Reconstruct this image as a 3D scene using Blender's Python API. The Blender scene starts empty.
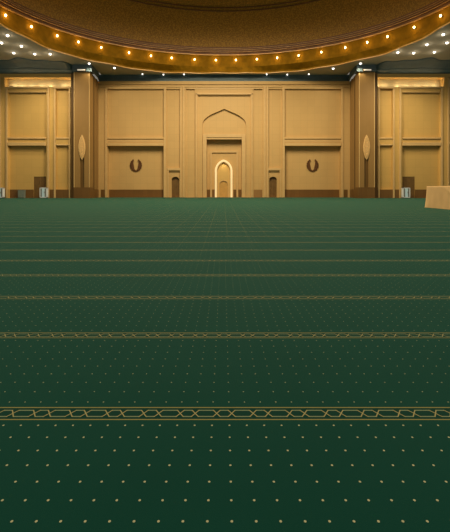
import bpy, bmesh, math, random
from mathutils import Vector
from mathutils.geometry import tessellate_polygon
random.seed(4)
C = bpy.context.scene.collection
sc = bpy.context.scene
AX = 0.12            # centre line of the hall
PI = math.pi

# ------------------------------------------------------------ materials
def nt(m):
    m.use_nodes = True
    t = m.node_tree; t.nodes.clear()
    o = t.nodes.new('ShaderNodeOutputMaterial'); b = t.nodes.new('ShaderNodeBsdfPrincipled')
    t.links.new(b.outputs[0], o.inputs[0])
    return t, b
class G:
    """small helper to write node maths"""
    def __init__(s, t): s.t = t
    def m(s, op, a, b=None, c=None, clamp=False):
        n = s.t.nodes.new('ShaderNodeMath'); n.operation = op; n.use_clamp = clamp
        for i, v in enumerate((a, b, c)):
            if v is None: continue
            if isinstance(v, (int, float)): n.inputs[i].default_value = v
            else: s.t.links.new(v, n.inputs[i])
        return n.outputs[0]
    def mix(s, f, a, b):
        n = s.t.nodes.new('ShaderNodeMix'); n.data_type = 'RGBA'
        for i, v in ((0, f), (6, a), (7, b)):
            if isinstance(v, (int, float)): n.inputs[i].default_value = v
            elif isinstance(v, tuple): n.inputs[i].default_value = (*v, 1)
            else: s.t.links.new(v, n.inputs[i])
        return n.outputs[2]
    def xyz(s):
        tc = s.t.nodes.new('ShaderNodeTexCoord'); sp = s.t.nodes.new('ShaderNodeSeparateXYZ')
        s.t.links.new(tc.outputs['Object'], sp.inputs[0])
        return tc.outputs['Object'], sp.outputs[0], sp.outputs[1], sp.outputs[2]
    def noise(s, vec, scale, detail=3):
        n = s.t.nodes.new('ShaderNodeTexNoise'); n.inputs['Scale'].default_value = scale
        n.inputs['Detail'].default_value = detail
        s.t.links.new(vec, n.inputs['Vector']); return n.outputs[0]
def mat(name, col, rough=.6, var=.12, scale=1.5, metal=0, spec=.4):
    m = bpy.data.materials.new(name); t, b = nt(m); g = G(t)
    v, x, y, z = g.xyz()
    n = g.noise(v, scale)
    k = g.m('MULTIPLY', g.m('SUBTRACT', n, .35), 3, clamp=True)
    a = tuple(c*(1-var) for c in col); c2 = tuple(min(1, c*(1+var)) for c in col)
    t.links.new(g.mix(k, a, c2), b.inputs['Base Color'])
    b.inputs['Roughness'].default_value = rough; b.inputs['Metallic'].default_value = metal
    b.inputs['Specular IOR Level'].default_value = spec
    return m
def tiled(name, col, tw, th, joint=.03, dark=.88, rough=.55, var=.05):
    """stone or timber cladding with fine joints, laid in the X-Z plane"""
    m = bpy.data.materials.new(name); t, b = nt(m); g = G(t)
    v, x, y, z = g.xyz()
    def line(c, p):
        f = g.m('PINGPONG', c, p/2)
        return g.m('LESS_THAN', f, joint/2)
    l = g.m('MAXIMUM', line(x, tw), line(z, th))
    n = g.noise(v, .7)
    wn = t.nodes.new('ShaderNodeTexWhiteNoise'); wn.noise_dimensions = '2D'
    cb = t.nodes.new('ShaderNodeCombineXYZ')
    t.links.new(g.m('FLOOR', g.m('DIVIDE', g.m('ADD', x, tw/2*0), tw)), cb.inputs[0]); t.links.new(g.m('FLOOR', g.m('DIVIDE', z, th)), cb.inputs[1])
    t.links.new(cb.outputs[0], wn.inputs['Vector'])
    k = g.m('ADD', g.m('MULTIPLY', n, .6), g.m('MULTIPLY', wn.outputs['Value'], .4))
    c1 = tuple(c*(1-var) for c in col); c2 = tuple(c*(1+var) for c in col)
    base = g.mix(k, c1, c2)
    dk = tuple(c*dark for c in col)
    t.links.new(g.mix(l, base, dk), b.inputs['Base Color'])
    b.inputs['Roughness'].default_value = rough; b.inputs['Specular IOR Level'].default_value = .3
    return m
def emis(name, col, strength):
    m = bpy.data.materials.new(name); t, b = nt(m)
    b.inputs['Base Color'].default_value = (*col, 1)
    b.inputs['Emission Color'].default_value = (*col, 1); b.inputs['Emission Strength'].default_value = strength
    return m
WALL = (.60, .385, .15)
M = dict(
 wall=tiled('honey_stone', WALL, 1.17, 1.17),
 cove=mat('pale_cove_stone', (.76, .62, .33), .6, .04),
 pillar_shaded=tiled('pillar_stone_shaded', (.15, .08, .022), .55, 2.2, .02, .9),  # pillar stone darkened, shade of groove and steps put into the colour
 wallside=tiled('honey_stone_bay', (.61, .385, .118), 1.2, 1.2),
 trim=mat('honey_stone_trim', (.64, .42, .175), .5, .04),
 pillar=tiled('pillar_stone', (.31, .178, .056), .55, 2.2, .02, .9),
 brown=tiled('brown_marble', (.17, .085, .025), .8, 1.4, .03, .8, .35, .2),
 door=mat('dark_timber', (.17, .09, .024), .5, .15, 2),
 blue=mat('slate_blue_paint', (.095, .145, .17), .6, .08),
 ceil=mat('olive_grey_plaster', (.42, .38, .30), .8, .06, .3),
 drum=mat('amber_plaster', (.27, .135, .006), .8, .18, 1.2, 0, .08),
 mould=mat('plum_brown_moulding', (.22, .10, .045), .6, .1),
 gold=mat('gilt_line', (.75, .42, .12), .4, .1),
 medal=mat('carved_pale_stone', (.74, .47, .19), .6, .22, 9),
 emblem=mat('bronze_brown', (.12, .045, .010), .6, .3, 5),
 cloth=mat('beige_cloth', (.68, .44, .20), .85, .05, 1.2),
 white=mat('white_enamel', (.82, .85, .88), .4, .02),
 pale=mat('pale_blue_panel', (.62, .84, 1.0), .3, .05),
 grey=mat('slate_grey', (.20, .21, .21), .5, .05),
 greygreen=mat('grey_green_enamel', (.20, .23, .19), .5, .1, 3),
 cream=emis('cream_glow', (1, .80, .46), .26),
 niche=tiled('niche_gold', (.72, .46, .15), .6, .6, .02),
 niche2=mat('niche_deep_gold', (.60, .34, .09), .6, .06),
 bulb=emis('warm_bulb', (1, .72, .30), 9),
 down=emis('cool_white_lamp', (1, .93, .80), 3),
 strip=emis('strip_tube', (1, .93, .78), .35),
 metal=mat('bronze_holder', (.35, .2, .08), .4, .1, 4, .6),
 slab=mat('concrete_slab', (.3, .3, .3), .9),
)
# dome lining: speckled brown mosaic
m = bpy.data.materials.new('speckled_dome'); t, b = nt(m); g = G(t)
v, x, y, z = g.xyz()
n1 = g.noise(v, 6, 3); n2 = g.noise(v, .25, 2)
k = g.m('MULTIPLY', g.m('SUBTRACT', n1, .42), 5, clamp=True)
t.links.new(g.mix(k, (.30, .15, .014), (.53, .27, .030)), b.inputs['Base Color']); b.inputs['Roughness'].default_value = .65
M['dome'] = m
# carpet
m = bpy.data.materials.new('prayer_carpet_wool'); t, b = nt(m); g = G(t)
v, x, y, z = g.xyz()
Y0, P = 2.253, 1.2035
yb = g.m('ADD', g.m('SUBTRACT', y, Y0), P/2)
w = g.m('SUBTRACT', g.m('FLOORED_MODULO', yb, P), P/2)          # distance from the nearest gold band
aw = g.m('ABSOLUTE', w)
rail = g.m('LESS_THAN', g.m('ABSOLUTE', g.m('SUBTRACT', aw, 0.0600)), .0044)
Q = .2276
def dist(off):
    return g.m('PINGPONG', g.m('SUBTRACT', x, off), Q/2)
d1, d2 = dist(-.0424), dist(.0512)
dd = g.m('MINIMUM', d1, d2)
dj = dd
off = g.m('MULTIPLY', g.m('MINIMUM', g.m('DIVIDE', dj, .021), 1), .031)
chain = g.m('LESS_THAN', g.m('ABSOLUTE', g.m('SUBTRACT', aw, off)), g.m('ADD', .0040, g.m('MULTIPLY', g.m('LESS_THAN', dd, .021), .0014)))
inner = g.m('LESS_THAN', aw, .054)
# dots
D = .1030
gx = g.m('PINGPONG', g.m('SUBTRACT', x, .035), D/2)
near = g.m('LESS_THAN', y, 2.2)
ga = g.m('PINGPONG', g.m('SUBTRACT', y, 2.139), D/2)
gb = g.m('PINGPONG', w, P/20)
gy = g.m('ADD', g.m('MULTIPLY', near, ga), g.m('MULTIPLY', g.m('SUBTRACT', 1, near), gb))
rr = g.m('SQRT', g.m('ADD', g.m('MULTIPLY', gx, gx), g.m('MULTIPLY', gy, gy)))
nb = g.m('GREATER_THAN', aw, .09)
dot = g.m('MULTIPLY', g.m('LESS_THAN', rr, g.m('ADD', .0040, g.m('MULTIPLY', near, .0016))), nb)
# woven seams between the carpet strips, paler towards the far end
seam = g.m('LESS_THAN', g.m('PINGPONG', g.m('SUBTRACT', x, .11), .3), .011)
ramp = g.m('MULTIPLY', g.m('SUBTRACT', y, 7), .12, clamp=True)
seam = g.m('MULTIPLY', g.m('MULTIPLY', seam, ramp), .26)
n1 = g.noise(v, 260, 2); n2 = g.noise(v, 1.3, 3)
gr = g.mix(g.m('ADD', g.m('MULTIPLY', n1, .7), g.m('MULTIPLY', n2, .3)), (.0024, .047, .034), (.0070, .090, .066))
gr = g.mix(g.m('MULTIPLY', inner, .35), gr, (.004, .022, .011))
gr = g.mix(seam, gr, (.40, .36, .12))
isx = g.m('LESS_THAN', dd, .026)
cc = g.mix(isx, (.40, .46, .26), (.66, .56, .24))
gr = g.mix(g.m('MULTIPLY', chain, .85), gr, cc)
gr = g.mix(g.m('MULTIPLY', rail, .9), gr, (.46, .38, .12))
gr = g.mix(dot, gr, (.68, .66, .38))
t.links.new(gr, b.inputs['Base Color'])
b.inputs['Roughness'].default_value = .9; b.inputs['Specular IOR Level'].default_value = .05
b.inputs['Sheen Weight'].default_value = .155; b.inputs['Sheen Roughness'].default_value = .45
b.inputs['Sheen Tint'].default_value = (.50, 1, .76, 1)
bp = t.nodes.new('ShaderNodeBump'); bp.inputs['Strength'].default_value = .25; bp.inputs['Distance'].default_value = .004
t.links.new(n1, bp.inputs['Height']); t.links.new(bp.outputs[0], b.inputs['Normal'])
M['carpet'] = m

# ------------------------------------------------------------ mesh helpers
def link(name, bm, m, parent=None, mats=None, smooth=False):
    bmesh.ops.recalc_face_normals(bm, faces=bm.faces)
    me = bpy.data.meshes.new(name); bm.to_mesh(me); bm.free()
    if smooth:
        for p in me.polygons: p.use_smooth = True
    for mm in (mats or [m]): me.materials.append(M[mm])
    o = bpy.data.objects.new(name, me); C.objects.link(o)
    if parent: o.parent = parent
    return o
def struct(o): o['kind'] = 'structure'; return o
def tag(o, label, cat, group=None):
    o['label'] = label; o['category'] = cat
    if group: o['group'] = group
    return o
def thing(name, label, cat, loc=(0, 0, 0), group=None):
    o = bpy.data.objects.new(name, None); C.objects.link(o); o.location = loc
    o.empty_display_size = .2
    return tag(o, label, cat, group)
def box(bm, x0, x1, y0, y1, z0, z1):
    if x0 > x1: x0, x1 = x1, x0
    vs = [bm.verts.new((x, y, z)) for z in (z0, z1) for y in (y0, y1) for x in (x0, x1)]
    for f in ((0, 2, 3, 1), (4, 5, 7, 6), (0, 1, 5, 4), (2, 6, 7, 3), (0, 4, 6, 2), (1, 3, 7, 5)):
        bm.faces.new([vs[i] for i in f])
def prism(bm, loops, y0, y1):
    """plate with holes in the X-Z plane: loops[0] the outline, the others holes"""
    pts = [p for l in loops for p in l]
    tris = tessellate_polygon([[Vector((p[0], p[1], 0)) for p in l] for l in loops])
    A = [bm.verts.new((p[0], y0, p[1])) for p in pts]; B = [bm.verts.new((p[0], y1, p[1])) for p in pts]
    for t_ in tris:
        try:
            bm.faces.new([A[i] for i in t_]); bm.faces.new([B[i] for i in reversed(t_)])
        except ValueError: pass
    k = 0
    for l in loops:
        n = len(l)
        for i in range(n):
            j = (i+1) % n
            bm.faces.new((A[k+i], A[k+j], B[k+j], B[k+i]))
        k += n
def rect(x0, x1, z0, z1):
    if x0 > x1: x0, x1 = x1, x0
    return [(x0, z0), (x1, z0), (x1, z1), (x0, z1)]
def arch(cx, half, z0, spring, top, n=10):
    """door outline with a pointed or rounded head"""
    H = top-spring; pts = []
    if H > half*1.02:
        r = (half*half+H*H)/(2*half); cx0 = half-r; a1 = math.asin(H/r)
        for i in range(n+1):
            a = a1*i/n; pts.append((cx0+r*math.cos(a), spring+r*math.sin(a)))
        pts[-1] = (0, top)
    else:
        for i in range(n+1):
            a = PI/2*i/n; pts.append((half*math.cos(a), spring+H*math.sin(a)))
    left = [(-x_, z_) for x_, z_ in reversed(pts[:-1])]
    return [(cx+x_, z_) for x_, z_ in [(-half, z0), (half, z0)]+pts+left]
def ring(bm, outer, inner, y0, y1):
    """band between two outlines with the same number of points (open at the bottom)"""
    n = len(outer)
    q = [[bm.verts.new((p[0], yy, p[1])) for p in l] for l in (outer, inner) for yy in (y0, y1)]
    for i in range(1, n):
        j = (i+1) % n
        for a, c in ((0, 2), (2, 3), (3, 1), (1, 0)):
            bm.faces.new((q[a][i], q[a][j], q[c][j], q[c][i]))
def bevel(o, w=.03, seg=2):
    md = o.modifiers.new('bevel', 'BEVEL'); md.width = w; md.segments = seg; md.limit_method = 'ANGLE'
    return o

# ------------------------------------------------------------ floor
bm = bmesh.new(); box(bm, -52, 52, -6, 63, -.3, -.02); struct(link('floor', bm, 'slab'))
bm = bmesh.new()
cp = [(50, -5), (50, 55.94), (23.8, 55.94), (23.8, 55.6), (23.1, 55.6), (23.1, 55.0), (20.4, 55.0), (20.4, 57.4), (20.6, 57.4), (20.6, 59.95)]
cp = [(AX+a, c) for a, c in cp]+[(AX-a, c) for a, c in reversed(cp)]
A_ = [bm.verts.new((a, c, 0)) for a, c in cp]; B_ = [bm.verts.new((a, c, -.02)) for a, c in cp]
for t_ in tessellate_polygon([[Vector((a, c, 0)) for a, c in cp]]):
    bm.faces.new([A_[i] for i in t_]); bm.faces.new([B_[i] for i in t_])
for i in range(len(cp)):
    j = (i+1) % len(cp); bm.faces.new((A_[i], A_[j], B_[j], B_[i]))
tag(link('prayer_carpet', bm, 'carpet'), 'dark green wall-to-wall prayer carpet with gold chain bands and rows of small gold dots', 'carpet')

# ------------------------------------------------------------ centre wall (front plane Y = 60)
F = 60.0; TOP = 19.28
S = (-1, 1)
bm = bmesh.new()
up = [rect(AX+s*10.06, AX+s*19.43, 9.99, 18.0) for s in S]
lo = [rect(AX+s*10.06, AX+s*19.43, -.01, 8.55) for s in S]
sb = [rect(AX+s*7.35, AX+s*9.67, 4.95, 18.0) for s in S]
dn = [rect(AX+s*7.35, AX+s*9.20, -.01, 4.36) for s in S]
cb = [rect(AX+s*4.89, AX+s*6.35, -.01, 18.0) for s in S]
cen = rect(AX-4.38, AX+4.38, -.01, 16.95)
outer = rect(AX-20.98, AX+20.98, -.02, TOP)
prism(bm, [outer]+up+lo+sb+dn+cb+[cen], F, F+.25)
# second layer, behind the shallow panels
doors = [arch(AX+s*8.15, .62, -.01, 3.0, 3.45, 8) for s in S]
ogee = [(3.66, -.01), (3.66, 12.04), (3.54, 12.62), (3.30, 13.02), (2.96, 13.33), (2.4, 13.72), (1.78, 14.03), (.9, 14.40), (0, 14.80)]
og = [(AX+a, c) for a, c in ogee]+[(AX-a, c) for a, c in reversed(ogee[:-1])]
prism(bm, [rect(AX-20.98, AX+20.98, -.02, TOP)]+lo+[og]+doors, F+.25, F+.65)
# third layer: blind arch back with the portal opening
portal = rect(AX-2.95, AX+2.95, -.01, 10.03)
prism(bm, [rect(AX-4.6, AX+4.6, -.02, 16.5), portal], F+.65, F+.9)
for s in S: box(bm, AX+s*7.0, AX+s*9.8, F+.9, F+1.1, -.02, 5)
# deep backs of the lower recesses, and the portal back
for s in S:
    box(bm, AX+s*9.3, AX+s*20.4, F+1.0, F+1.3, -.02, 9.2)
    for a in (9.9, 19.43):
        box(bm, AX+s*a, AX+s*(a+.16), F+.65, F+1.0, -.02, 9.2)
    box(bm, AX+s*9.9, AX+s*19.6, F+.65, F+1.0, 8.55, 9.2)
box(bm, AX-3.2, AX-2.95, F+.9, F+2.5, -.02, 10.4); box(bm, AX+2.95, AX+3.2, F+.9, F+2.5, -.02, 10.4)
box(bm, AX-3.2, AX+3.2, F+.9, F+2.5, 10.03, 10.4)
box(bm, AX-3.2, AX+3.2, F+1.85, F+2.15, -.02, 10.4)
# behind everything
box(bm, AX-20.98, AX+20.98, F+3.0, F+3.3, -.02, 21)
# cornice strips
box(bm, AX-20.9, AX+20.9, F-.16, F, 18.75, TOP)
box(bm, AX-20.9, AX+20.9, F-.08, F, 18.27, 18.60)
struct(link('wall_front', bm, 'wall'))

TR = [0]
def trim(boxes, mt='trim', bev=.03):
    TR[0] += 1
    b_ = bmesh.new()
    for q in boxes: box(b_, *q)
    return struct(bevel(link('trim_%d' % TR[0], b_, mt), bev))
for s in S:
    X = lambda a: AX+s*a
    # outer post and frame of the large panels
    trim([(X(19.43), X(19.80), F-.14, F, 0, 18.4), (X(10.06), X(19.43), F-.10, F, 18.0, 18.3)])
    # middle mouldings between upper panel and lower recess
    trim([(X(10.06), X(19.43), F-.16, F, 9.70, 9.99), (X(10.06), X(19.43), F-.06, F, 9.2, 9.45), (X(10.06), X(19.43), F-.22, F, 8.55, 9.05)])
    trim([(X(9.67), X(10.06), F-.12, F, 0, 18.3)])
    # double post
    trim([(X(6.62), X(6.90), F-.16, F, 0, 18.4), (X(7.08), X(7.35), F-.16, F, 0, 18.4)])
    # door surround
    trim([(X(9.20), X(9.40), F-.1, F, 0, 4.85), (X(7.35), X(9.40), F-.12, F, 4.50, 4.85)])
# frames of the centrepiece
trim([(AX-4.72, AX-4.50, F-.2, F, 0, 17.25), (AX+4.50, AX+4.72, F-.2, F, 0, 17.25), (AX-4.72, AX+4.72, F-.2, F, 17.05, 17.30), (AX-6.6, AX+6.6, F-.06, F, 18.0, 18.2)])
trim([(AX-3.60, AX-2.95, F+.42, F+.65, 0, 10.62), (AX+2.95, AX+3.60, F+.42, F+.65, 0, 10.62), (AX-2.95, AX+2.95, F+.42, F+.65, 10.03, 10.62), (AX-2.95, AX+2.95, F+.55, F+.75, 9.72, 10.03)])
trim([(AX-2.40, AX-2.08, F+1.60, F+1.85, 0, 7.9), (AX+2.08, AX+2.40, F+1.60, F+1.85, 0, 7.9), (AX-2.08, AX+2.08, F+1.60, F+1.85, 7.6, 7.9)])
# dark marble dado
b_ = bmesh.new()
for s in S:
    box(b_, AX+s*10.06, AX+s*19.43, F+.92, F+1.0, 0, 1.30)
    box(b_, AX+s*19.80, AX+s*20.5, F-.03, F, 0, 1.3)
    box(b_, AX+s*2.40, AX+s*2.95, F+1.77, F+1.85, 0, 1.30)
    box(b_, AX+s*1.58, AX+s*2.08, F+1.77, F+1.85, 0, 1.30)
struct(link('baseboard_front', b_, 'brown'))
b_ = bmesh.new(); box(b_, AX+4.89, AX+6.35, F+.19, F+.25, 0, 1.3)
o = struct(link('baseboard_alcove', b_, 'door'))
M['dado_mid'] = tiled('brown_marble_pale', (.34, .18, .06), .8, 1.4, .03, .85, .4, .1); o.data.materials[0] = M['dado_mid']
# arched doors
for i, s in enumerate(S):
    d = bmesh.new(); prism(d, [arch(AX+s*8.15, .62, 0, 3.0, 3.45, 8)], F+.66, F+.80)
    dr = struct(link('door_%d' % (i+1), d, 'door'))
    h = bmesh.new(); box(h, AX+s*7.74, AX+s*7.80, F+.60, F+.66, 1.35, 1.75)
    link('door_handle', h, 'metal', dr)
    h = bmesh.new(); box(h, AX+s*8.15-.012, AX+s*8.15+.012, F+.64, F+.66, .05, 3.35)
    link('meeting_stile', h, 'metal', dr)

# ------------------------------------------------------------ mihrab
MX = AX-.09
mh = thing('mihrab', 'pale gold pointed mihrab arch with a bright cream edge in the central portal', 'mihrab', (MX, F+1.55, 0))
def loc(b2):
    bmesh.ops.translate(b2, verts=b2.verts, vec=(-MX, -(F+1.55), 0)); return b2
y0 = F+1.25
ou, mi, inn = arch(MX, 1.50, 0, 4.45, 6.40, 14), arch(MX, 1.17, 0, 4.52, 6.04, 14), arch(MX, 1.05, 0, 4.55, 5.95, 14)
b_ = bmesh.new(); ring(b_, ou, mi, y0, F+1.85); link('bright_edge', loc(b_), 'cream', mh)
b_ = bmesh.new(); ring(b_, mi, inn, y0+.06, F+1.83); link('arch_frame', loc(b_), 'trim', mh)
b_ = bmesh.new(); prism(b_, [inn, arch(MX, .72, .01, 2.1, 2.8, 8)], y0+.42, y0+.50); link('niche_back', loc(b_), 'niche', mh)
b_ = bmesh.new(); ring(b_, arch(MX, .80, 0, 2.15, 2.90, 8), arch(MX, .70, 0, 2.1, 2.78, 8), y0+.36, y0+.44); link('small_arch', loc(b_), 'trim', mh)
b_ = bmesh.new(); prism(b_, [arch(MX, .74, 0, 2.1, 2.82, 8)], y0+.52, y0+.56); link('small_niche', loc(b_), 'niche2', mh)

# ------------------------------------------------------------ side bays (front plane Y = 56)
W = 56.0
def side_bay(s, name):
    X = lambda a: AX+s*a
    b_ = bmesh.new()
    hol = [rect(X(27.61), X(33.51), 9.42, 16.5), rect(X(27.61), X(33.51), -.01, 8.1), rect(X(24.1), X(26.1), 9.5, 16.9), rect(X(24.1), X(26.1), 1.35, 8.1)]
    nxt = [rect(X(34.75), X(43.5), -.01, 8.1), rect(X(34.75), X(43.5), 9.42, 17.0)]
    prism(b_, [rect(X(23.2), X(46), -.02, 17.22)]+hol+nxt, W, W+.3)
    box(b_, X(23.2), X(46), W+.3, W+.6, 9.2, 17.22)
    box(b_, X(23.2), X(27.5), W+.3, W+.6, -.02, 9.2); box(b_, X(33.6), X(34.7), W+.3, W+.5, -.02, 9.2)
    # back of the door recess, with the doorway left open
    zb = W+.45
    prism(b_, [rect(X(27.3), X(33.8), -.02, 9.2), rect(X(27.66), X(29.79), -.01, 3.34)], zb, zb+.3)
    box(b_, X(34.6), X(46), zb, zb+.3, -.02, 9.2)
    box(b_, X(27.45), X(27.61), W+.3, zb, -.02, 9.2); box(b_, X(33.51), X(33.67), W+.3, zb, -.02, 9.2)
    box(b_, X(27.45), X(46), W+.3, zb, 8.1, 9.2)
    c_ = bmesh.new(); box(c_, X(23.2), X(46), W+1.05, W+1.4, 17.15, 21); TR[0] += 1; struct(link('trim_%d' % TR[0], c_, 'cove'))
    box(b_, X(23.2), X(46), W+.6, W+1.1, 16.9, 17.15)
    box(b_, X(23.2), X(46), W-.05, W+1.1, 18.72, 19.27)
    box(b_, X(23.2), X(23.8), W, W+1.1, 17.2, 18.72); box(b_, X(34.1), X(34.6), W-.02, W+1.1, -.02, 18.72)
    o = struct(link(name, b_, 'wallside'))
    return o
side_bay(-1, 'wall_left'); side_bay(1, 'wall_right')
for i, s in enumerate(S):
    X = lambda a: AX+s*a
    trim([(X(33.55), X(33.85), W-.16, W, 0, 17.1), (X(27.10), X(27.40), W-.16, W, 0, 17.1), (X(27.10), X(33.85), W-.18, W, 16.95, 17.26)])
    trim([(X(27.61), X(33.51), W-.16, W, 9.15, 9.42), (X(27.61), X(33.51), W-.22, W, 8.10, 8.6)])
    trim([(X(27.66), X(33.45), W-.06, W+.1, 16.35, 16.5)])
    trim([(X(26.13), X(26.40), W-.14, W, 0, 17.1), (X(23.85), X(24.08), W-.14, W, 0, 17.1), (X(23.85), X(26.40), W-.18, W, 16.95, 17.26)])
    trim([(X(24.1), X(26.1), W-.10, W, 9.15, 9.40), (X(24.1), X(26.1), W-.10, W, 8.15, 8.35)])
    trim([(X(34.6), X(34.85), W-.14, W, 0, 18.6), (X(34.85), X(43.5), W-.14, W, 8.4, 8.7)])
    b_ = bmesh.new()
    box(b_, X(23.64), X(27.61), W-.04, W, 0, 1.32); box(b_, X(29.79), X(33.51), W+.39, W+.45, 0, 1.32)
    box(b_, X(33.51), X(34.7), W-.04, W, 0, 1.32) ; box(b_, X(34.75), X(46), W+.39, W+.45, 0, 1.32)
    struct(link('baseboard_left' if s < 0 else 'baseboard_right', b_, 'brown'))
    b_ = bmesh.new(); box(b_, X(27.66), X(29.79), W+.50, W+.62, 0, 3.34)
    d = struct(link('door_%d' % (i+3), b_, 'door'))
    b_ = bmesh.new(); box(b_, X(28.70), X(28.74), W+.48, W+.50, .03, 3.30); link('meeting_stile', b_, 'metal', d)
    b_ = bmesh.new(); box(b_, X(28.85), X(28.9), W+.44, W+.50, 1.0, 1.35); link('door_handle', b_, 'metal', d)

# ------------------------------------------------------------ pillars
for s in S:
    X = lambda a: (AX+s*a)-(AX+s*21.7)
    near = s > 0
    p = thing('pillar', 'tall square honey stone pillar, the one ' + ('nearer the cloth-draped table' if near else 'farther from the cloth-draped table'), 'pillar', (AX+s*21.7, 55.1, 0))
    yy = -55.1
    b_ = bmesh.new()
    box(b_, X(20.56), X(21.38), 0, 1.5, 1.66, TOP); box(b_, X(22.02), X(22.92), 0, 1.5, 1.66, TOP)
    box(b_, X(21.38), X(22.02), 0, 1.5, 6.2, TOP);     link('shaft', b_, 'pillar', p)
    b_ = bmesh.new(); box(b_, X(21.38), X(22.02), .2, 1.5, 1.66, 6.2); link('groove', b_, 'pillar_shaded', p)
    b_ = bmesh.new(); box(b_, X(22.92), X(23.64), .6, 1.5, 1.66, TOP); link('outer_step', b_, 'pillar_shaded', p)
    b_ = bmesh.new(); box(b_, X(20.64), X(21.5), 1.5, 2.3, 1.3, TOP); link('inner_step', b_, 'pillar_shaded', p)
    b_ = bmesh.new()
    box(b_, X(20.68), X(21.5), 2.3, 2.6, 1.3, TOP); box(b_, X(20.80), X(21.6), 2.6, 3.6, 1.3, TOP); box(b_, X(20.70), X(21.6), 3.6, 3.9, 1.3, TOP); box(b_, X(20.90), X(21.7), 3.9, 4.9, 1.3, TOP)
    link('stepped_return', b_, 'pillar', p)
    b_ = bmesh.new()
    box(b_, X(20.50), X(22.98), -.06, 1.5, 0, 1.66); box(b_, X(22.98), X(23.64), .55, 1.5, 0, 1.66)
    box(b_, X(20.66), X(21.5), 1.5, 2.4, 0, 1.45); box(b_, X(20.76), X(21.6), 2.4, 3.7, 0, 1.4); box(b_, X(20.86), X(21.7), 3.7, 4.9, 0, 1.3)
    link('plinth', b_, 'brown', p)
    b_ = bmesh.new(); box(b_, X(22.86), X(22.96), -.05, 0, 1.66, TOP); box(b_, X(20.55), X(20.65), -.05, 0, 1.66, TOP)
    link('corner_bead', b_, 'trim', p)
    # medallion
    md = thing('medallion', 'carved pale almond-shaped medallion on the pillar ' + ('nearer the cloth-draped table' if near else 'farther from the cloth-draped table'), 'wall ornament', (AX+s*21.7, 55.1, 7.75))
    def leaf(h, w, n=14):
        R_ = [(w*math.sin(PI*i/n)**.75, -h+2*h*i/n) for i in range(n+1)]
        return [(a, c) for a, c in R_]+[(-a, c) for a, c in reversed(R_[1:-1])]
    b_ = bmesh.new(); prism(b_, [leaf(1.92, .53)], -.12, 0); bevel(link('plate', b_, 'medal', md), .04)
    b_ = bmesh.new(); prism(b_, [leaf(1.55, .36), leaf(1.40, .29)], -.18, -.12); link('raised_rim', b_, 'trim', md)
    b_ = bmesh.new()
    for k_ in range(-3, 4):
        l = [(a*.28, c*.22+k_*.36) for a, c in leaf(.8, .75*math.cos(k_*.36))]
        prism(b_, [l], -.17, -.12)
    link('carving', b_, 'medal', md)
    # strip lamp above the pillar
    sl = thing('strip_light', 'short white strip light on top of the pillar ' + ('nearer the cloth-draped table' if near else 'farther from the cloth-draped table'), 'light', (AX+s*(21.7), 55.0, 19.3))
    b_ = bmesh.new(); box(b_, -.55, .55, -.36, -.25, .06, .24); link('tube', b_, 'strip', sl)
    b_ = bmesh.new(); box(b_, -.6, .6, -.25, -.1, 0, .3); link('housing', b_, 'metal', sl)

# ------------------------------------------------------------ slate blue frieze
CE = 20.34
def contour(o):
    """wall line on one side, from the centre outwards, pushed forward by o"""
    return [(0, 60-o), (20.9-o, 60-o), (20.40-o*.4, 58.0-o), (20.2-o*.4, 55.0-o), (23.1+o*.4, 55.0-o)]
def strip(bm_, pts, z0, z1, th=.15):
    n = len(pts)
    q = [[bm_.verts.new((p[0], p[1]+d_, zz)) for p in pts] for d_, zz in ((0, z0), (0, z1), (th, z1), (th, z0))]
    for i in range(n-1):
        for a in range(4):
            bm_.faces.new((q[a][i], q[a][i+1], q[(a+1) % 4][i+1], q[(a+1) % 4][i]))
    for i in (0, n-1): bm_.faces.new([q[a][i] for a in range(4)])
def full(o):
    c = contour(o); return [(AX-x_, y_) for x_, y_ in reversed(c[1:])]+[(AX+x_, y_) for x_, y_ in c]
b_ = bmesh.new()
strip(b_, full(.12), TOP, 19.62, .6); strip(b_, full(.04), 19.62, CE+.05, .6); strip(b_, full(.17), 19.56, 19.68, .7)
box(b_, AX-23.1, AX-20.3, 55.1, 56.2, TOP, CE); box(b_, AX+20.3, AX+23.1, 55.1, 56.2, TOP, CE)
TR[0] += 1; struct(link('trim_%d' % TR[0], b_, 'blue'))
# ceiling edge over the bays, a soft wave
def wave(a):       # a = distance from the hall's axis
    return 52.7+.55*math.sin((a-24)*.82)+.25*math.sin((a-24)*1.9)
edge = [(a, wave(a)*(1-math.exp(-(a-23.2)/.7))+54.98*math.exp(-(a-23.2)/.7)) for a in [23.2+.3*i for i in range(8)]+[25.8+.5*i for i in range(41)]]
b_ = bmesh.new()
for s in S:
    prof = [(0, CE+.02), (.25, 20.10), (.75, 19.98), (1.0, 19.80)]
    cols = []
    for a, ye in edge:
        pr = [(ye+(55.95-ye)*f, z_) for f, z_ in ((0, CE+.03), (.03, 20.22), (.25, 20.08), (.6, 19.72), (.64, 19.60), (1, 19.27))]
        cols.append([b_.verts.new((AX+s*a, y_, z_)) for y_, z_ in pr]+[b_.verts.new((AX+s*a, 57, 19.3)), b_.verts.new((AX+s*a, 57, 20.6)), b_.verts.new((AX+s*a, ye+.3, 20.6))])
    for c0, c1 in zip(cols, cols[1:]):
        for i in range(len(c0)-1): b_.faces.new((c0[i], c0[i+1], c1[i+1], c1[i]))
    b_.faces.new(cols[0]); b_.faces.new(cols[-1])
TR[0] += 1; struct(link('trim_%d' % TR[0], b_, 'blue'))

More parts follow.
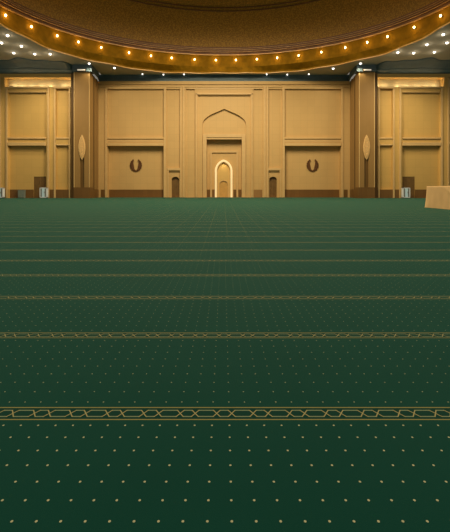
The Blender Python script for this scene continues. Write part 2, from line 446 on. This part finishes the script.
# ------------------------------------------------------------ ceiling and dome
DC, DA, DB = 37.6, 27.7, 21.4
N = 144
rimq = [(0, 58.95), (4, 58.95), (7.5, 58.85), (10.6, 58.4), (14.8, 56.55), (17.3, 54.9), (20.4, 52.6), (22.6, 50.6), (24.2, 47.4), (25.6, 42.2), (26.0, 37.6)]
def rim(n=N):
    ang = sorted((math.atan2(y_-DC, x_), math.hypot(x_, y_-DC)) for x_, y_ in rimq)
    out = []
    for i in range(n):
        a = 2*PI*i/n; q = abs(((a+PI/2) % PI)-PI/2)      # fold to 0..90 degrees
        for (a0, r0), (a1, r1) in zip(ang, ang[1:]):
            if a0-1e-6 <= q <= a1+1e-6:
                f = (q-a0)/(a1-a0); r_ = r0+(r1-r0)*f; break
        out.append(r_)
    for _ in range(2): out = [(out[i-1]+2*out[i]+out[(i+1) % n])/4 for i in range(n)]
    out = [o_+.16*math.sin(i*2*PI/n*26) for i, o_ in enumerate(out)]
    return [(AX+out[i]*math.cos(2*PI*i/n), DC+out[i]*math.sin(2*PI*i/n)) for i in range(n)]
R0 = rim()
def ell(k):
    out = []
    for i in range(N):
        th = 2*PI*i/N; c_, s_ = math.cos(th), math.sin(th)
        r_ = 1/math.sqrt((c_/(DA*k))**2+(s_/(DB*k))**2)
        out.append((AX+r_*c_, DC+r_*s_))
    return out
def inset(L, d_): return [(x_-(x_-AX)/math.hypot(x_-AX, y_-DC)*d_, y_-(y_-DC)/math.hypot(x_-AX, y_-DC)*d_) for x_, y_ in L]
def loft(bm_, loops):
    prev = None
    for L, z_ in loops:
        cur = [bm_.verts.new((p[0], p[1], z_)) for p in L]
        if prev:
            for i in range(len(cur)):
                j = (i+1) % len(cur); bm_.faces.new((prev[i], prev[j], cur[j], cur[i]))
        prev = cur
    return prev
# flat ceiling with the opening
pts = []
right = [(p[0], p[1]) for p in [(20.4, 60.3), (20.2, 54.98)]]+edge
outl = [(AX-x_, y_) for x_, y_ in reversed(right)]+[(AX+x_, y_) for x_, y_ in right]
outl = outl+[(AX+46, 10), (AX-46, 10)]
b_ = bmesh.new()
loops = [outl, list(reversed(R0))]
allp = [p for l in loops for p in l]
for zz in (CE, CE+.35):
    V = [b_.verts.new((p[0], p[1], zz)) for p in allp]
    for t_ in tessellate_polygon([[Vector((p[0], p[1], 0)) for p in l] for l in loops]):
        try: b_.faces.new([V[i] for i in t_])
        except ValueError: pass
struct(link('ceiling', b_, 'ceil'))
dome = bpy.data.objects.new('ceiling_dome', None); C.objects.link(dome); struct(dome)
b_ = bmesh.new()
loft(b_, [(inset(R0, -.05), CE+.1), (inset(R0, -.05), CE-.04), (inset(R0, .12), CE-.04), (inset(R0, .14), CE+.28), (inset(R0, .05), CE+.32), (ell(1.0), CE+1.0), (ell(1.0), 23.2)])
link('drum', b_, 'drum', dome, smooth=False)
b_ = bmesh.new(); loft(b_, [(ell(1.0), 23.2), (ell(.992), 23.2), (ell(.992), 23.32), (ell(1.0), 23.32)]); loft(b_, [(inset(R0, -.02), CE-.02), (inset(R0, -.02), CE-.08), (inset(R0, .18), CE-.08), (inset(R0, .18), CE+.04), (inset(R0, .1), CE+.06)])
link('gilt_lines', b_, 'gold', dome)
b_ = bmesh.new()
seq = [(ell(1.0), 23.32)]
for k_, (z0_, z1_) in enumerate(((23.4, 23.62), (23.70, 23.92), (24.0, 24.2), (24.28, 24.4))):
    r_ = .997-.004*k_
    seq += [(ell(r_), z0_), (ell(r_-.005), z0_+.01), (ell(r_-.005), z1_), (ell(r_), z1_)]
seq += [(ell(.984), 24.45)]
loft(b_, seq); link('stepped_mouldings', b_, 'mould', dome)
b_ = bmesh.new()
for z0_ in (23.62, 23.92, 24.2): loft(b_, [(ell(.985), z0_), (ell(.982), z0_+.005), (ell(.982), z0_+.045), (ell(.985), z0_+.05)])
link('fine_gilt_lines', b_, 'gold', dome)
b_ = bmesh.new()
H = 12; Zb = 24.45
seq = []
for i in range(25):
    s_ = i/24*PI/2*.985
    seq.append((ell(.984*math.cos(s_)), Zb+H*math.sin(s_)))
last = loft(b_, seq); b_.faces.new(last)
link('dome_shell', b_, 'dome', dome, smooth=True)
b_ = bmesh.new()
for s_ in (.418, .452, .86):
    k1 = .984*math.cos(s_); z1 = Zb+H*math.sin(s_)
    loft(b_, [(ell(k1), z1), (ell(k1-.007), z1-.05), (ell(k1-.009), z1+.06), (ell(k1-.006), z1+.12)])
link('ring_mouldings', b_, 'mould', dome)

# ------------------------------------------------------------ lamps
def clone(src, loc_, label=None, group=None, rz=0):
    r = src.copy(); C.objects.link(r); r.location = loc_; r.rotation_euler = (0, 0, rz)
    if label: r['label'] = label
    if group: r['group'] = group
    for ch in list(src.children):
        c = ch.copy(); C.objects.link(c); c.parent = r
    return r
def sphere(b2, r, c=(0, 0, 0), sz=1, seg=14):
    res = bmesh.ops.create_uvsphere(b2, u_segments=seg, v_segments=8, radius=r)
    for v_ in res['verts']: v_.co.z *= sz; v_.co += Vector(c)
def cyl(b2, r, z0, z1, r2=None, seg=18):
    res = bmesh.ops.create_cone(b2, cap_ends=True, segments=seg, radius1=r, radius2=r if r2 is None else r2, depth=z1-z0)
    for v_ in res['verts']: v_.co.z += (z0+z1)/2
GB = 'warm bulbs round the base of the dome'
LB = 'small glowing amber bulb in the ring round the base of the dome'
bul = None
frac = [.0105, .0790, .1415, .1950, .2490, .3130, .3670, .4180, .4840, .5560]   # angle of each bulb off the axis, in quarter turns of arc
NB = 0
px_ = [.059, .2226, .395, .5437, .6925, .863, .986, 1.085, 1.183, 1.255]
def light(name, kind, loc_, power, col, **kw):
    l = bpy.data.lights.new(name, kind); l.energy = power; l.color = col
    for k_, v_ in kw.items():
        if k_ != 'rot': setattr(l, k_, v_)
    o = bpy.data.objects.new(name, l); C.objects.link(o); o.location = loc_
    if 'rot' in kw: o.rotation_euler = kw['rot']
    return o
RP = (15, 6.7)
def ring_pt(xx, k_=1.0):
    return DC+DB*k_*math.sqrt(max(0, 1-(xx/(DA*k_))**2))
bulb_x = []
bulb_x = [-q*20.97 for q in px_]+[q*20.97 for q in (.096, .2564, .4085, .562, .714, .860, .979, 1.075, 1.178, 1.253)]
for xx in bulb_x:
    xx *= 1.009
    yy_ = ring_pt(xx)
    nrm = Vector((-(xx)/DA**2, -(yy_-DC)/DB**2, 0)).normalized()
    rz = math.atan2(nrm.y, nrm.x)
    pos = (xx, yy_, 22.37)
    if bul is None:
        bul = thing('dome_bulb', LB, 'light bulb', pos, GB); bul.rotation_euler = (0, 0, rz)
        b_ = bmesh.new(); sphere(b_, .125, (.26, 0, 0), 1.3); link('bulb', b_, 'bulb', bul, smooth=True)
        b_ = bmesh.new(); cyl(b_, .13, 0, .16, .09); bmesh.ops.rotate(b_, verts=b_.verts, matrix=__import__('mathutils').Matrix.Rotation(PI/2, 3, 'Y')); link('holder', b_, 'metal', bul)
    else: clone(bul, pos, rz=rz)
    p3 = Vector(pos)+nrm*.42
    light('bulb_light', 'POINT', p3, 27, (1, .60, .22), shadow_soft_size=.2)
# recessed downlights on the flat ceiling
cl = [(22.9, 44.4, 0), (26.9, 46.6, 0), (26.7, 47.7, 0), (29.1, 50.1, 0), (26.4, 50.5, 0), (24.25, 50.5, 0), (20.2, 54.3, 0), (17.0, 56.3, 0), (13.3, 58.9+.35, 0), (9.9, 59.45, 0), (6.5, 59.35, 0)]
cr = [(26.85, 44.1, 0), (28.85, 46.6, 0), (26.6, 47.2, 0), (29.1, 49.8, 0), (26.4, 50.1, 0), (24.1, 49.9, 0), (20.6, 54.3, 0), (17.2, 56.6, 0), (14.0, 58.9+.35, 0), (10.5, 59.45, 0), (7.1, 59.35, 0)]
cl[0] = (26.55, 44.4, 0)
cl[1] = (28.65, 46.6, 0)
dl = None
for s, lst in ((-1, cl), (1, cr)):
    for i, (a, y_, _) in enumerate(lst):
        bay = i < 6
        where = ('over the bay ' + ('beside the cloth-draped table' if s > 0 else 'with the grey-green box')) if bay else 'between the dome edge and the blue frieze'
        gp = 'downlights ' + where
        lb = 'small round white downlight in the flat ceiling ' + where
        sf = 1.0 if bay else (1.0 if i < 8 else .62)
        pos = (s*a, y_, CE)
        if dl is None:
            dl = thing('downlight', lb, 'ceiling light', pos, gp)
            b_ = bmesh.new(); sphere(b_, .17, (0, 0, -.05), 1); link('lamp', b_, 'down', dl)
            b_ = bmesh.new()
            for k_ in range(20):
                pass
            res = bmesh.ops.create_cone(b_, cap_ends=False, segments=20, radius1=.30, radius2=.22, depth=.05)
            for v_ in res['verts']: v_.co.z += -.03
            link('bezel', b_, 'grey', dl)
            d0 = dl
        else: d0 = clone(dl, pos, lb, gp)
        d0.scale = (sf, sf, 1)
        if bay or i in (6, 7):
            light('downlight_beam', 'SPOT', (pos[0], pos[1], CE-.36), (960 if bay else 260), (1, .84, .56), spot_size=2.75, spot_blend=.9, shadow_soft_size=.15)
            if bay: light('downlight_spill', 'POINT', (pos[0], pos[1], CE-.55), (16 if bay else 7), (1, .85, .62), shadow_soft_size=.1)
# cove uplights above the bays
ul = None
for s in S:
    for a in (24.1, 25.3, 27.4, 28.8, 30.4, 31.9, 33.1):
        pos = (AX+s*a, W+.45, 17.22)
        lb = 'small uplight on the ledge above the bay ' + ('beside the cloth-draped table' if s > 0 else 'with the grey-green box')
        gp = 'ledge uplights, ' + ('table side' if s > 0 else 'grey-green box side')
        if ul is None:
            ul = thing('uplight', lb, 'light', pos, gp)
            b_ = bmesh.new(); box(b_, -.13, .13, -.1, .1, .0, .16); link('housing', b_, 'metal', ul)
            b_ = bmesh.new(); box(b_, -.1, .1, -.07, .07, .16, .2); link('lens', b_, 'cream', ul)
        else: clone(ul, pos, lb, gp)
        light('uplight_beam', 'POINT', (pos[0], pos[1]+.1, pos[2]+.22), 19, (1, .88, .62), shadow_soft_size=.1)

# ------------------------------------------------------------ laurel emblems on the recess walls
for s in S:
    em = thing('wreath_emblem', 'dark bronze open-topped wreath emblem in the recess ' + ('nearer the cloth-draped table' if s > 0 else 'farther from the cloth-draped table'), 'wall ornament', (AX+s*14.9, F+.98, 5.42))
    for q in S:
        b_ = bmesh.new(); n = 22; O_, I_ = [], []
        for i in range(n+1):
            f = i/n; a = -PI/2+f*(PI*.86)
            wob = .035*math.sin(i*PI)+(.05 if i % 3 == 0 else 0)
            O_.append(((.98+wob)*math.cos(a), (1.08+wob)*math.sin(a)))
            th = .60*math.sin(PI*(.10+.86*f))**.8+.02
            I_.append((max(.02, (.98-th)*math.cos(a)), (1.08-th*(.75-.2*f))*math.sin(a)+.0))
        L = O_+list(reversed(I_))
        prism(b_, [[(q*x_, z_) for x_, z_ in L]], -.12, 0)
        link('branch', b_, 'emblem', em)
    b_ = bmesh.new()
    for q in S:
        for i in range(7):
            a = -PI/2+.35+i*.36
            cx, cz = q*.80*math.cos(a), .88*math.sin(a)
            l = [(cx+.16*math.cos(u)*1.0, cz+.10*math.sin(u)) for u in [2*PI*k_/8 for k_ in range(8)]]
            prism(b_, [l], -.16, -.12)
    link('leaves', b_, 'emblem', em)

# ------------------------------------------------------------ small furniture along the bays
def cabinet(x_, y_, label):
    c = thing('cabinet', label, 'cabinet', (x_, y_, 0))
    b_ = bmesh.new()
    box(b_, -.56, -.44, -.25, .25, .08, 1.6); box(b_, .44, .56, -.25, .25, .08, 1.6)
    box(b_, -.56, .56, -.25, .25, 1.48, 1.6); box(b_, -.56, .56, -.25, .25, .08, .18); box(b_, -.5, .5, .2, .25, .1, 1.5)
    bevel(link('body', b_, 'white', c), .015)
    b_ = bmesh.new(); box(b_, -.21, .21, -.235, -.2, .18, 1.48); link('panel', b_, 'pale', c)
    b_ = bmesh.new(); box(b_, -.44, -.21, -.22, -.19, .18, 1.48); box(b_, .21, .44, -.22, -.19, .18, 1.48); link('side_strip', b_, 'grey', c)
    b_ = bmesh.new(); box(b_, -.5, .5, -.2, .2, 0, .08); link('plinth', b_, 'grey', c)
    b_ = bmesh.new(); box(b_, .15, .19, -.27, -.235, .75, 1.0); link('handle', b_, 'metal', c)
    return c
cabinet(27.93, 55.3, 'white-framed cabinet with a pale blue panel by the doorway beside the cloth-draped table')
cabinet(-27.5, 55.3, 'white-framed cabinet with a pale blue panel by the doorway beside the grey-green box')
cabinet(-34.2, 55.3, 'white-framed cabinet with a pale blue panel, cut off by the edge of the picture')
sb_ = thing('storage_box', 'low grey-green box standing against the dark dado in a side bay', 'box', (-31.3, 56.02, 0))
b_ = bmesh.new(); box(b_, -.48, .48, -.25, .25, .06, 1.15); bevel(link('body', b_, 'greygreen', sb_), .03)
b_ = bmesh.new(); box(b_, -.51, .51, -.28, .27, 1.15, 1.26); bevel(link('lid', b_, 'greygreen', sb_), .02)
for sx in S:
    b_ = bmesh.new(); box(b_, sx*.44-.04, sx*.44+.04, -.2, .2, 0, .06); link('foot', b_, 'grey', sb_)

# ------------------------------------------------------------ cloth-draped table
T = thing('draped_table', 'tall table covered to the floor by a plain beige cloth, on the green carpet', 'table', (15.9, 25.0, 0))
# outline of table top, counter-clockwise, local metres; long side faces the hall centre
tx0, tx1, ty0, ty1, th_ = -.56, 1.4, -4.2, 2.25, 1.60
per = []
def edge_pts(p, q, n): return [(p[0]+(q[0]-p[0])*i/n, p[1]+(q[1]-p[1])*i/n) for i in range(n)]
loop = edge_pts((tx0, ty1), (tx0, ty0), 60)+edge_pts((tx0, ty0), (tx1, ty0), 20)+edge_pts((tx1, ty0), (tx1, ty1), 60)+edge_pts((tx1, ty1), (tx0, ty1), 20)
b_ = bmesh.new(); rows = []
cxm, cym = (tx0+tx1)/2, (ty0+ty1)/2
corners = [(tx0, ty1), (tx0, ty0), (tx1, ty0), (tx1, ty1)]
for r_i in range(17):
    f = r_i/16; row = []
    for i, (x_, y_) in enumerate(loop):
        nx = -1 if x_ == tx0 and i < 60 else (1 if 80 <= i < 140 else 0)
        ny = -1 if 60 <= i < 80 else (1 if i >= 140 else 0)
        dmin = min(math.hypot(x_-a, y_-c) for a, c in corners)
        flare = .03*f+.07*f*f*math.exp(-(dmin/.45)**2)
        fold = f*(.03*math.sin(i*.24+1.1)+.012*math.sin(i*.93))*min(1, dmin/.4)
        # one broad diagonal fold running down from the top towards the near end
        dg = (y_-(.2-3.0*f)) if nx == -1 else 99
        fold += .10*f**.6*math.exp(-(dg/.22)**2)
        o_ = flare+fold
        if dmin < .02: nx = -1 if x_ < 0 else 1; ny = -1 if y_ < 0 else 1
        z_ = th_*(1-f)+.008
        row.append(b_.verts.new((x_+nx*o_, y_+ny*o_, z_+(.0 if f < 1 else 0))))
    rows.append(row)
n = len(loop)
for r0_, r1_ in zip(rows, rows[1:]):
    for i in range(n):
        j = (i+1) % n; b_.faces.new((r0_[i], r0_[j], r1_[j], r1_[i]))
b_.faces.new(rows[0])
cl_ = link('cloth', b_, 'cloth', T, smooth=False)
for p_ in cl_.data.polygons: p_.use_smooth = len(p_.vertices) == 4
b_ = bmesh.new(); box(b_, tx0+.06, tx1-.06, ty0+.06, ty1-.06, th_-.06, th_-.01); link('tabletop', b_, 'door', T)
for a in (tx0+.12, tx1-.12):
    for c in (ty0+.12, ty1-.12):
        b_ = bmesh.new(); box(b_, a-.04, a+.04, c-.04, c+.04, 0, th_-.06); link('leg', b_, 'metal', T)

# ------------------------------------------------------------ light of the hall
W_ = bpy.data.worlds.new('hall_air'); sc.world = W_; W_.use_nodes = True
bg = W_.node_tree.nodes['Background']; bg.inputs[0].default_value = (1, .90, .74, 1); bg.inputs[1].default_value = .22
# unseen wide spot added inside the dome to light the hall
light('dome_fill', 'SPOT', (AX, 37, 27), 41000, (1, .84, .56), spot_size=2.9, spot_blend=.4, shadow_soft_size=7)
light('mihrab_lamp', 'AREA', (MX, F+1.0, 5.6), 6, (1, .78, .42), shape='DISK', size=.5, rot=(.3, 0, 0))

# ------------------------------------------------------------ camera
cam = bpy.data.cameras.new('camera'); co = bpy.data.objects.new('camera', cam); C.objects.link(co)
co.location = (0, 0, 1.4); co.rotation_euler = (PI/2, 0, 0)
cam.sensor_fit = 'HORIZONTAL'; cam.sensor_width = 36; cam.lens = 361/450*36
cam.shift_x = 1.5/450; cam.shift_y = -77/450
cam.clip_end = 300
sc.camera = co
sc.view_settings.view_transform = 'Standard'; sc.view_settings.look = 'None'
sc.view_settings.gamma = 1; sc.view_settings.use_curve_mapping = False; sc.view_settings.exposure = 0
